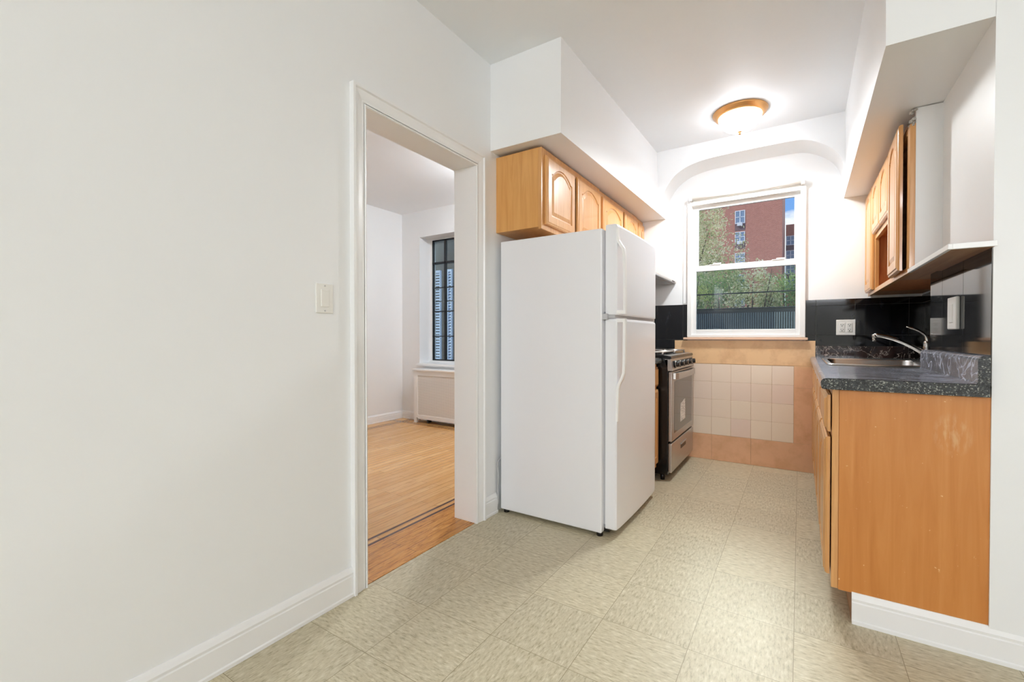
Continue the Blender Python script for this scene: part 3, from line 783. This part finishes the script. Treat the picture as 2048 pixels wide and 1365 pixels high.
m = MB(); m.box(FX1-.001, FX1+.012, FY0+.040, FY1-.01, .06, 1.155); m.box(FX1-.001, FX1+.012, FY0+.040, FY1-.01, 1.20, 1.632); m.build('gasket', M['gasket'], t)
m = MB(); m.box(FX1-.004, -.818, FY0+.032, FY1-.004, 1.166, 1.182); m.build('divider', M['gasket'], t)
BX(FX1-.012, FX1+.026, FY0+.010, FY0+.034, 1.158, 1.190, .003).build('hinge_cap', M['gasket'], t)
BX(FX1-.002, FX1+.030, FY0+.04, FY1-.03, .022, .040).build('toe_grille', M['black_plastic'], t)
for fx_, fy_ in ((-.90, 2.27), (-.90, 2.99), (-1.50, 2.27), (-1.50, 2.99)):
    m = MB(); m.cyl((fx_, fy_, 0), (fx_, fy_, .024), .017, 14); m.build('foot', M['black_plastic'], t)
# handles: a strap that leaves the near edge of each door and returns
def strap(path, y0, wd, th, nm, par):
    mb = MB(); b = mb.b; rg = []
    P = [Vector((p[0], 0, p[1])) for p in path]
    for i, p in enumerate(P):
        d = (P[min(i+1, len(P)-1)]-P[max(0, i-1)]).normalized(); nrm = Vector((d.z, 0, -d.x))
        if nrm.x < 0: nrm = -nrm
        a, c = p, p-nrm*th
        sec = [(a, y0+.004), (a, y0+wd-.004), (a-nrm*.004, y0+wd), (c, y0+wd), (c, y0), (a-nrm*.004, y0)]
        rg.append([b.verts.new((q.x, y, q.z)) for q, y in sec])
    fs = [b.faces.new(rg[0]), b.faces.new(rg[-1])]
    for a, c in zip(rg, rg[1:]):
        for i in range(6): fs.append(b.faces.new((a[i], a[(i+1) % 6], c[(i+1) % 6], c[i])))
    bmesh.ops.recalc_face_normals(b, faces=fs); mb.build(nm, M['fridge_plastic'], par)
strap([(-.806, 1.64), (-.803, 1.60), (-.799, 1.575), (-.785, 1.55), (-.772, 1.53), (-.767, 1.50), (-.764, 1.42), (-.763, 1.30), (-.763, 1.186)], FY0+.032, .030, .013, 'handle', fz)
BX(-.815, -.766, FY0+.034, FY0+.060, 1.186, 1.206, .003).build('handle_foot', M['fridge_plastic'], fz)
strap([(-.764, 1.163), (-.764, 1.05), (-.765, .93), (-.768, .875), (-.778, .845), (-.793, .815), (-.799, .79), (-.801, .70), (-.803, .62)], FY0+.032, .030, .013, 'handle', fd)
BX(-.815, -.766, FY0+.034, FY0+.060, 1.143, 1.163, .003).build('handle_foot', M['fridge_plastic'], fd)

t = thing('power_cord', (-1.54, 2.236, 0), 'grey cord bunched in the gap between the wall and the refrigerator', 'cord')
m = MB(); m.tube(smooth_line3([(-1.541, 2.236, .05), (-1.536, 2.232, .10), (-1.543, 2.236, .16), (-1.535, 2.231, .21), (-1.542, 2.236, .27), (-1.537, 2.232, .31), (-1.542, 2.30, .33)]), .004, 8); m.build('cable', M['gasket'], t)

# ------------------------------------------------------------------ base cabinet between refrigerator and range
t = thing('base_cabinet', (-1.2, 3.2, 0), 'narrow brown wood base cabinet squeezed between refrigerator and range', 'cabinet')
BX(-1.54, -.892, 3.045, 3.36, .10, .868).build('body', M['oakside'], t)
BX(-1.54, -.95, 3.045, 3.36, 0, .10).build('toe_kick', M['under'], t)
drawer_front(TR(-.890, 3.065, .700), .285, .145).build('drawer', M['oak'], t)
door_panel(TR(-.890, 3.065, .135), .285, .545, arch=False).build('door', M['oak'], t)
t = thing('worktop', (-1.2, 3.2, .868), 'short dark worktop between refrigerator and range', 'countertop')
m = MB(); m.prism([(-1.54, .870), (-.865, .870), (-.856, .876), (-.854, .892), (-.858, .905), (-.872, .911), (-1.54, .911)], 1, 3.045, 3.368); m.build('slab', M['granite'], t)

# ------------------------------------------------------------------ gas range
RY0, RY1, RX0, RX1 = 3.385, 4.165, -1.50, -.815
t = thing('gas_range', (-1.15, 3.78, 0), 'stainless and black gas range standing against the window wall', 'range')
BX(RX0, RX1, RY0, RY1, .045, .900, .003).build('body', M['black_enamel'], t)
m = MB(); m.prism([(RX0, .900), (-.800, .900), (-.790, .908), (-.795, .922), (-.83, .928), (RX0, .928)], 1, RY0-.002, RY1+.002); ct = m.build('cooktop', M['black_enamel'], t)
m = MB(); m.prism([(RX1, .815), (-.785, .815), (-.783, .822), (-.796, .900), (-.805, .926), (-.840, .930), (-.84, .90)], 1, RY0, RY1); m.build('control_panel', M['steel'], t)
BX(-.797, -.786, RY0+.05, RY1-.05, .828, .886, .002).build('knob_backing', M['black_plastic'], t)
for i in range(5):
    yk = RY0+.09+i*.150
    m = MB(); d = Vector((1, 0, .12)).normalized(); p = Vector((-.789, yk, .858))
    m.cyl(p, p+d*.012, .026, 24); m.cyl(p+d*.012, p+d*.034, .021, 24, .018); kn = m.build('knob', M['black_plastic'], t)
    m = MB(); m.tube([p+d*.0115, p+d*.0145], .0235, 24); m.build('knob_ring', M['steel'], kn)
dr = BX(RX1+.002, -.786, RY0+.004, RY1-.004, .292, .808, .006).build('oven_door', M['steel'], t)
BX(-.787, -.7845, RY0+.075, RY1-.070, .345, .735, .002).build('door_glass', M['oven_glass'], dr)
m = MB(); b = m.b
pz = [(.40, 3.66), (.405, 3.83), (.47, 3.83), (.565, 3.825), (.560, 3.76), (.552, 3.75), (.548, 3.68), (.535, 3.665), (.50, 3.655), (.43, 3.655)]
m.prism([(y, z_) for z_, y in pz], 0, -.7846, -.7838); m.build('paper_label', M['paper'], dr)
m = MB(); m.prism([(-.787, RY0+.04), (-.770, RY0+.045), (-.757, RY0+.09), (-.752, RY0+.25), (-.752, RY1-.25), (-.757, RY1-.09), (-.770, RY1-.045), (-.787, RY1-.04), (-.787, RY1-.06), (-.772, RY1-.09), (-.764, RY1-.25), (-.764, RY0+.25), (-.772, RY0+.09), (-.787, RY0+.06)], 2, .752, .796)
m.build('handle', M['steel'], dr)
dw = BX(RX1+.002, -.788, RY0+.004, RY1-.004, .062, .278, .006).build('drawer', M['steel'], t)
m = MB(); ring_y = (3.70, 3.86)
m.box(-.789, -.7865, 3.69, 3.87, .182, .222, .001, 1); m.build('grip_recess', M['black_plastic'], dw)
m = MB(); m.box(-.789, -.780, 3.685, 3.875, .216, .226, .002); m.build('grip_lip', M['steel'], dw)
for fx_, fy_ in ((-.86, 3.42), (-.86, 4.12), (-1.46, 3.42), (-1.46, 4.12)):
    m = MB(); m.cyl((fx_, fy_, 0), (fx_, fy_, .047), .016, 12); m.build('foot', M['black_plastic'], t)
for (x0, x1) in ((-1.44, -1.15), (-1.13, -.86)):
    for (y0, y1) in ((3.41, 3.765), (3.785, 4.14)):
        g = MB(); zt = .950
        for a, b2 in (((x0, y0), (x1, y0)), ((x1, y0), (x1, y1)), ((x1, y1), (x0, y1)), ((x0, y1), (x0, y0))): g.tube([(a[0], a[1], zt), (b2[0], b2[1], zt)], .006, 8)
        cx, cy = (x0+x1)/2, (y0+y1)/2
        for k in range(8):
            an = PI/4*k; rx, ry = (x1-x0)/2, (y1-y0)/2; s_ = 1/max(abs(math.cos(an))/rx, abs(math.sin(an))/ry)
            g.tube([(cx+math.cos(an)*.035, cy+math.sin(an)*.035, zt+.002), (cx+math.cos(an)*s_, cy+math.sin(an)*s_, zt)], .005, 8)
        for a in ((x0, y0), (x1, y0), (x1, y1), (x0, y1)): g.cyl((a[0], a[1], .927), (a[0], a[1], zt), .007, 8)
        g.build('grate', M['steel'], ct)
        m = MB(); m.cyl((cx, cy, .927), (cx, cy, .938), .045, 24); m.cyl((cx, cy, .938), (cx, cy, .944), .030, 24); m.build('burner', M['black_enamel'], ct)

# ------------------------------------------------------------------ range hood
t = thing('range_hood', (-1.25, 3.78, 1.545), 'slim stainless range hood under the wall cabinets, mostly hidden by the refrigerator', 'range hood')
m = MB(); m.prism([(XL, 1.545), (-.945, 1.545), (-.940, 1.550), (-.945, 1.562), (-1.10, 1.650), (-1.16, 1.682), (XL, 1.682)], 1, 3.42, 4.19); m.build('canopy', M['steel'], t)
BX(-1.50, -.97, 3.45, 4.16, 1.540, 1.546).build('filter', M['gasket'], t)
m = MB(); m.box(-.948, -.938, 4.05, 4.13, 1.549, 1.560, .002); m.build('switch_strip', M['black_plastic'], t)

# ------------------------------------------------------------------ radiator cover in the far room
t = thing('radiator_cover', (-3.4, 4.03, 0), 'white radiator cover with perforated front below the dark gridded window', 'radiator cover')
RY = 4.01
m = MB(); m.box(-4.045, -2.70, RY-.018, BYB-.002, .645, .667, .004); m.build('top', M['trim'], t)
m = MB(); m.box(-4.030, -3.965, RY, RY+.02, .065, .645); m.box(-2.78, -2.715, RY, RY+.02, .065, .645)
m.box(-3.965, -2.78, RY, RY+.02, .588, .645); m.box(-3.965, -2.78, RY, RY+.02, .052, .100); m.build('front_frame', M['trim'], t)
BX(-3.968, -2.778, RY+.006, RY+.012, .098, .590).build('grille', M['grille'], t)
BX(-4.030, -4.012, RY+.02, BYB-.02, .03, .645).build('side_panel', M['trim'], t)
for xx in (-4.030, -2.755): BX(xx, xx+.04, RY, RY+.03, .002, .066).build('leg', M['trim'], t)
t = thing('radiator', (-3.4, 4.1, 0), 'old metal radiator just showing beneath the white radiator cover', 'radiator')
m = MB()
for i in range(10):
    xx = -3.90+i*.115; m.box(xx-.025, xx+.025, 4.05, 4.13, .06, .56, .008)
m.tube([(-3.95, 4.09, .10), (-2.82, 4.09, .10)], .014, 10); m.build('sections', M['gasket'], t)
for xx in (-3.85, -2.92): BX(xx-.012, xx+.012, 4.06, 4.12, .002, .07).build('leg', M['black_plastic'], t)

# ------------------------------------------------------------------ outside
M['brick'] = mat('red_brick', rough=.85, fn=lambda t, b: setc(t, b, t('ShaderNodeTexBrick', {'Vector': t('ShaderNodeCombineXYZ', {0: t('ShaderNodeSeparateXYZ', {0: t.pos()}).outputs[0], 1: t('ShaderNodeSeparateXYZ', {0: t.pos()}).outputs[2]}).outputs[0], 'Color1': srgb(176, 118, 104), 'Color2': srgb(160, 104, 92), 'Mortar': srgb(182, 142, 128), 'Scale': 2.0, 'Mortar Size': .02}).outputs[0]))
M['brickdark'] = mat('dark_brick', srgb(112, 92, 98), .85)
M['winwhite'] = mat('far_window_frame', srgb(214, 218, 226), .6)
M['farpane'] = mat('far_window_pane', srgb(120, 140, 165), .15)
M['ac'] = mat('air_conditioner', srgb(205, 208, 214), .6)
M['ground'] = mat('asphalt', srgb(150, 150, 148), .9)
M['fence'] = mat('fence_slat', srgb(112, 124, 126), .6)
M['fencepost'] = mat('fence_metal', srgb(38, 44, 46), .5)
M['bark'] = mat('bark', srgb(84, 72, 62), .9)
def leafmat(name, c1, c2, c3):
    def f(t, b):
        n = t.noise(t.pos(), 1.3, 3); n2 = t('ShaderNodeTexWhiteNoise', {'Vector': t.scaled(t.pos(), 7, 7, 7)}, noise_dimensions='3D').outputs[0]
        n2 = t.noise(t.pos(), 14, 2)
        col = t.ramp(t.math('ADD', t.math('MULTIPLY', n, .5), t.math('MULTIPLY', n2, .5)), [(.38, c1), (.5, c2), (.62, c3)]); setc(t, b, col)
        tl = t('ShaderNodeBsdfTranslucent', {0: col}); ms = t('ShaderNodeMixShader', {0: .4, 1: b.outputs[0], 2: tl.outputs[0]}); t.l.new(ms.outputs[0], t.n['Material Output'].inputs[0])
    return mat(name, rough=.6, fn=f)
M['leaf'] = leafmat('tree_leaf', srgb(126, 140, 92), srgb(206, 204, 156), srgb(252, 246, 226))
M['leaf2'] = leafmat('shrub_leaf', srgb(84, 116, 78), srgb(134, 164, 104), srgb(206, 214, 136))
def outside(y_): # pixel-free helper: lateral spread of the view at depth y
    return None
BX(-60, 40, 4.6, 140, -.3, -.1).build('ground', M['ground'], kind='structure')
# large apartment block
K = 68/30
def fz_(z30): return 1.07+(z30-1.07)*K
t = thing('apartment_building', (-14, 72, -.1), 'tall red brick apartment block seen through the kitchen window', 'building')
BX(-32, -.89*K, 68, 79.9, -.1, 27).build('wall', M['brick'], t)
def far_window(par, x0, x1, z0, z1, y, ac=True):
    m = MB(); ring(m, x0, x1, z0, z1, .09, .09, .09, .09, y-.10, y+.02, 0); m.box((x0+x1)/2-.05, (x0+x1)/2+.05, y-.09, y, z0, z1); m.box(x0, x1, y-.09, y, (z0+z1)/2-.04, (z0+z1)/2+.04)
    wn = m.build('window', M['winwhite'], par)
    BX(x0+.05, x1-.05, y-.04, y+.02, z0+.05, z1-.05).build('pane', M['farpane'], wn)
    if ac: BX((x0+x1)/2-.33, (x0+x1)/2+.33, y-.4, y, z0-.35, z0+.1, .03).build('air_conditioner', M['ac'], wn)
for k_, (zt, zb) in enumerate(((8.60, 7.82), (7.33, 6.72), (6.07, 5.48), (4.78, 4.2), (3.5, 2.9))):
    for xc in (-3.06, -5.6, -8.2):
        x0, x1 = (xc-.27)*K, (xc+.27)*K
        far_window(t, x0, x1, fz_(zb), fz_(zt), 68.0, k_ < 2)
        BX(x0-.02, x1+.02, 67.97, 68.02, fz_(zb)-.95, fz_(zb)).build('spandrel', M['brickdark'], t)
t = thing('apartment_building', (4, 88, -.1), 'lower brick apartment block at the right edge of the kitchen window view', 'building')
K2 = 80/30
BX(-1.9, 14, 80, 92, -.1, 1.07+6.36*K2).build('wall', M['brick'], t)
for zt, zb in ((6.78, 6.25), (5.95, 5.42), (5.15, 4.62), (4.3, 3.8)):
    for xc in (-.48, .6):
        x0, x1 = (xc-.22)*K2, (xc+.22)*K2
        far_window(t, x0, x1, 1.07+(zb-1.07)*K2, 1.07+(zt-1.07)*K2, 80.0, False)
        BX(x0-.02, x1+.02, 79.97, 80.02, 1.07+(zb-1.07)*K2-.85, 1.07+(zb-1.07)*K2).build('spandrel', M['brickdark'], t)
# fence
FY = 11.0
t = thing('fence', (-1.2, FY, -.1), 'dark slatted metal fence across the yard outside the kitchen window', 'fence')
m = MB(); x = -5.0
while x < 3.0: m.box(x, x+.026, FY-.012, FY+.012, -.05, 1.60); x += .044
m.build('slat_panel', M['fence'], t)
m = MB(); m.box(-5, 3, FY-.014, FY-.006, 1.585, 1.66); m.build('top_band', M['fencepost'], t)
BX(-5, 3, FY+.012, FY+.020, -.05, 1.62).build('backing', M['fencepost'], t)
m = MB(); m.cyl((-5, FY, 2.02), (3, FY, 2.02), .014, 10); m.build('rail', M['fencepost'], t)
m = MB(); m.cyl((-5, FY, 1.68), (3, FY, 1.68), .018, 10); m.build('rail', M['fencepost'], t)
for xx in (-4.4, 2.0): 
    m = MB(); m.cyl((xx, FY+.03, -.1), (xx, FY+.03, 2.05), .03, 12); m.build('post', M['fencepost'], t)
# trees and shrubs
def foliage(c, rad, n, size, hollow=.35, seed=1):
    R = random.Random(seed); mb = MB(); b = mb.b
    clumps = [Vector((R.gauss(0, .45), R.gauss(0, .45), R.gauss(0, .45))) for _ in range(38)]
    for i in range(n):
        q = R.choice(clumps) + Vector((R.gauss(0, .17), R.gauss(0, .17), R.gauss(0, .17)))
        if q.length > 1.05: q = q.normalized()*R.uniform(.8, 1.05)
        p = Vector((c[0]+q.x*rad[0], c[1]+q.y*rad[1], c[2]+q.z*rad[2]))
        u = Vector((R.uniform(-1, 1), R.uniform(-1, 1), R.uniform(-1, 1))).normalized(); v = u.orthogonal().normalized()
        s_ = size*R.uniform(.6, 1.3)
        vs = [b.verts.new(p+u*s_), b.verts.new(p+v*s_*.45), b.verts.new(p-u*s_), b.verts.new(p-v*s_*.45)]; b.faces.new(vs)
    return mb
def plant(name, label, cat, x, y, ground, c, rad, n, size, mt, seed, group=None):
    t = thing(name, (x, y, ground), label, cat, group)
    foliage(c, rad, n, size, seed=seed).build('foliage', mt, t)
    R = random.Random(seed+50); m = MB()
    if name == 'tree':
        m.tube([(x, y, ground), (x+.05, y, 1.2), (x, y, c[2])], [.13, .10, .05], 10)
    for k in range(12):
        a = R.uniform(0, 2*PI); z0 = R.uniform(ground+.5, c[2]) if name == 'tree' else ground
        m.tube([(x+R.uniform(-.15, .15), y, z0), (x+math.cos(a)*rad[0]*.35, y+math.sin(a)*rad[1]*.35, (z0+c[2])/2+.2), (x+math.cos(a)*rad[0]*.8, y+math.sin(a)*rad[1]*.8, c[2]+R.uniform(-.2, .7)*rad[2])], [.03, .02, .006], 6)
    m.build('branches', M['bark'], t)
plant('tree', 'pale green leafy tree at the left of the kitchen window view', 'tree', -3.3, 15.5, -.1, (-2.75, 15.5, 3.5), (1.35, 1.3, 2.7), 13000, .042, M['leaf'], 3)
plant('tree', 'taller green tree further behind at the left of the kitchen window view', 'tree', -4.6, 20.0, -.1, (-4.4, 20, 3.9), (1.7, 1.4, 2.6), 6500, .06, M['leaf2'], 4)
lab = ['dark green shrub behind the fence, below the pale tree', 'green shrub behind the middle of the fence', 'sparse yellowish shrub behind the fence, in front of the brick block', 'dark shrub behind the fence at the right edge of the window view']
for i, (x, zc) in enumerate(((-2.5, 2.1), (-1.75, 2.15), (-1.0, 2.05), (-.25, 2.0))):
    plant('shrub', lab[i], 'shrub', x, 12.1+1.15*(i % 2), -.1, (x, 12.1+1.15*(i % 2), zc), (.62, .5, .85), 2600, .038, M['leaf2'] if i != 2 else M['leaf'], 10+i, 'shrubs behind the fence')
# shutters and wall outside the bedroom window
t = thing('neighbouring_wall', (-6.0, 8.0, -.1), 'dark wall standing outside the gridded bedroom window', 'wall')
BX(-8.5, -3.2, 8.0, 8.2, -.1, 5.0).build('wall_face', M['darkbrick'], t)
BX(-7.4, -6.6, 7.97, 8.0, .2, 3.0).build('recess', M['black_steel'], t)
def shutter(x, label):
    t = thing('louvered_shutter', (x, 6.0, -.1), label, 'shutter', 'pale shutters outside the bedroom window')
    return t
for x0, x1, z1, lb in ((-5.56, -5.36, 2.24, 'wider pale blue louvered shutter seen through the left panes of the gridded window'), (-5.20, -5.10, 2.24, 'narrow pale louvered shutter seen through the right panes of the gridded window')):
    t = shutter((x0+x1)/2, lb)
    m = MB(); ring(m, x0, x1, -.1, z1, .02, .02, .04, .04, 5.98, 6.02, .002); m.build('frame', M['louver'], t)
    m = MB(); zz = .26
    while zz < z1-.05:
        m.prism([(5.985, zz), (6.015, zz+.026), (6.015, zz+.032), (5.985, zz+.006)], 0, x0+.02, x1-.02); zz += .05
    m.build('slats', M['louver'], t)
# wrought iron guard with scrolls
t = thing('window_guard', (-3.5, 4.56, .7), 'black wrought iron guard with ring scrolls outside the bedroom window', 'window guard')
m = MB()
for zz in (.75, 1.54):
    for xx in (-4.15, -2.75): m.cyl((xx, 4.44, zz), (xx, 4.57, zz), .008, 8)
for xx in [-3.66, -3.5, -3.34, -3.18]: m.cyl((xx, 4.56, .70), (xx, 4.56, 2.35), .008, 8)
for zz in (.75, 1.54): m.cyl((-4.15, 4.56, zz), (-2.75, 4.56, zz), .008, 8)
m.build('bars', M['black_steel'], t)
for zz in (1.46, 1.62):
    m = MB(); m.tube([(-3.735+.06*math.cos(a*PI/12), 4.56, zz+.07*math.sin(a*PI/12)) for a in range(25)], .006, 8); m.build('scroll', M['black_steel'], t)
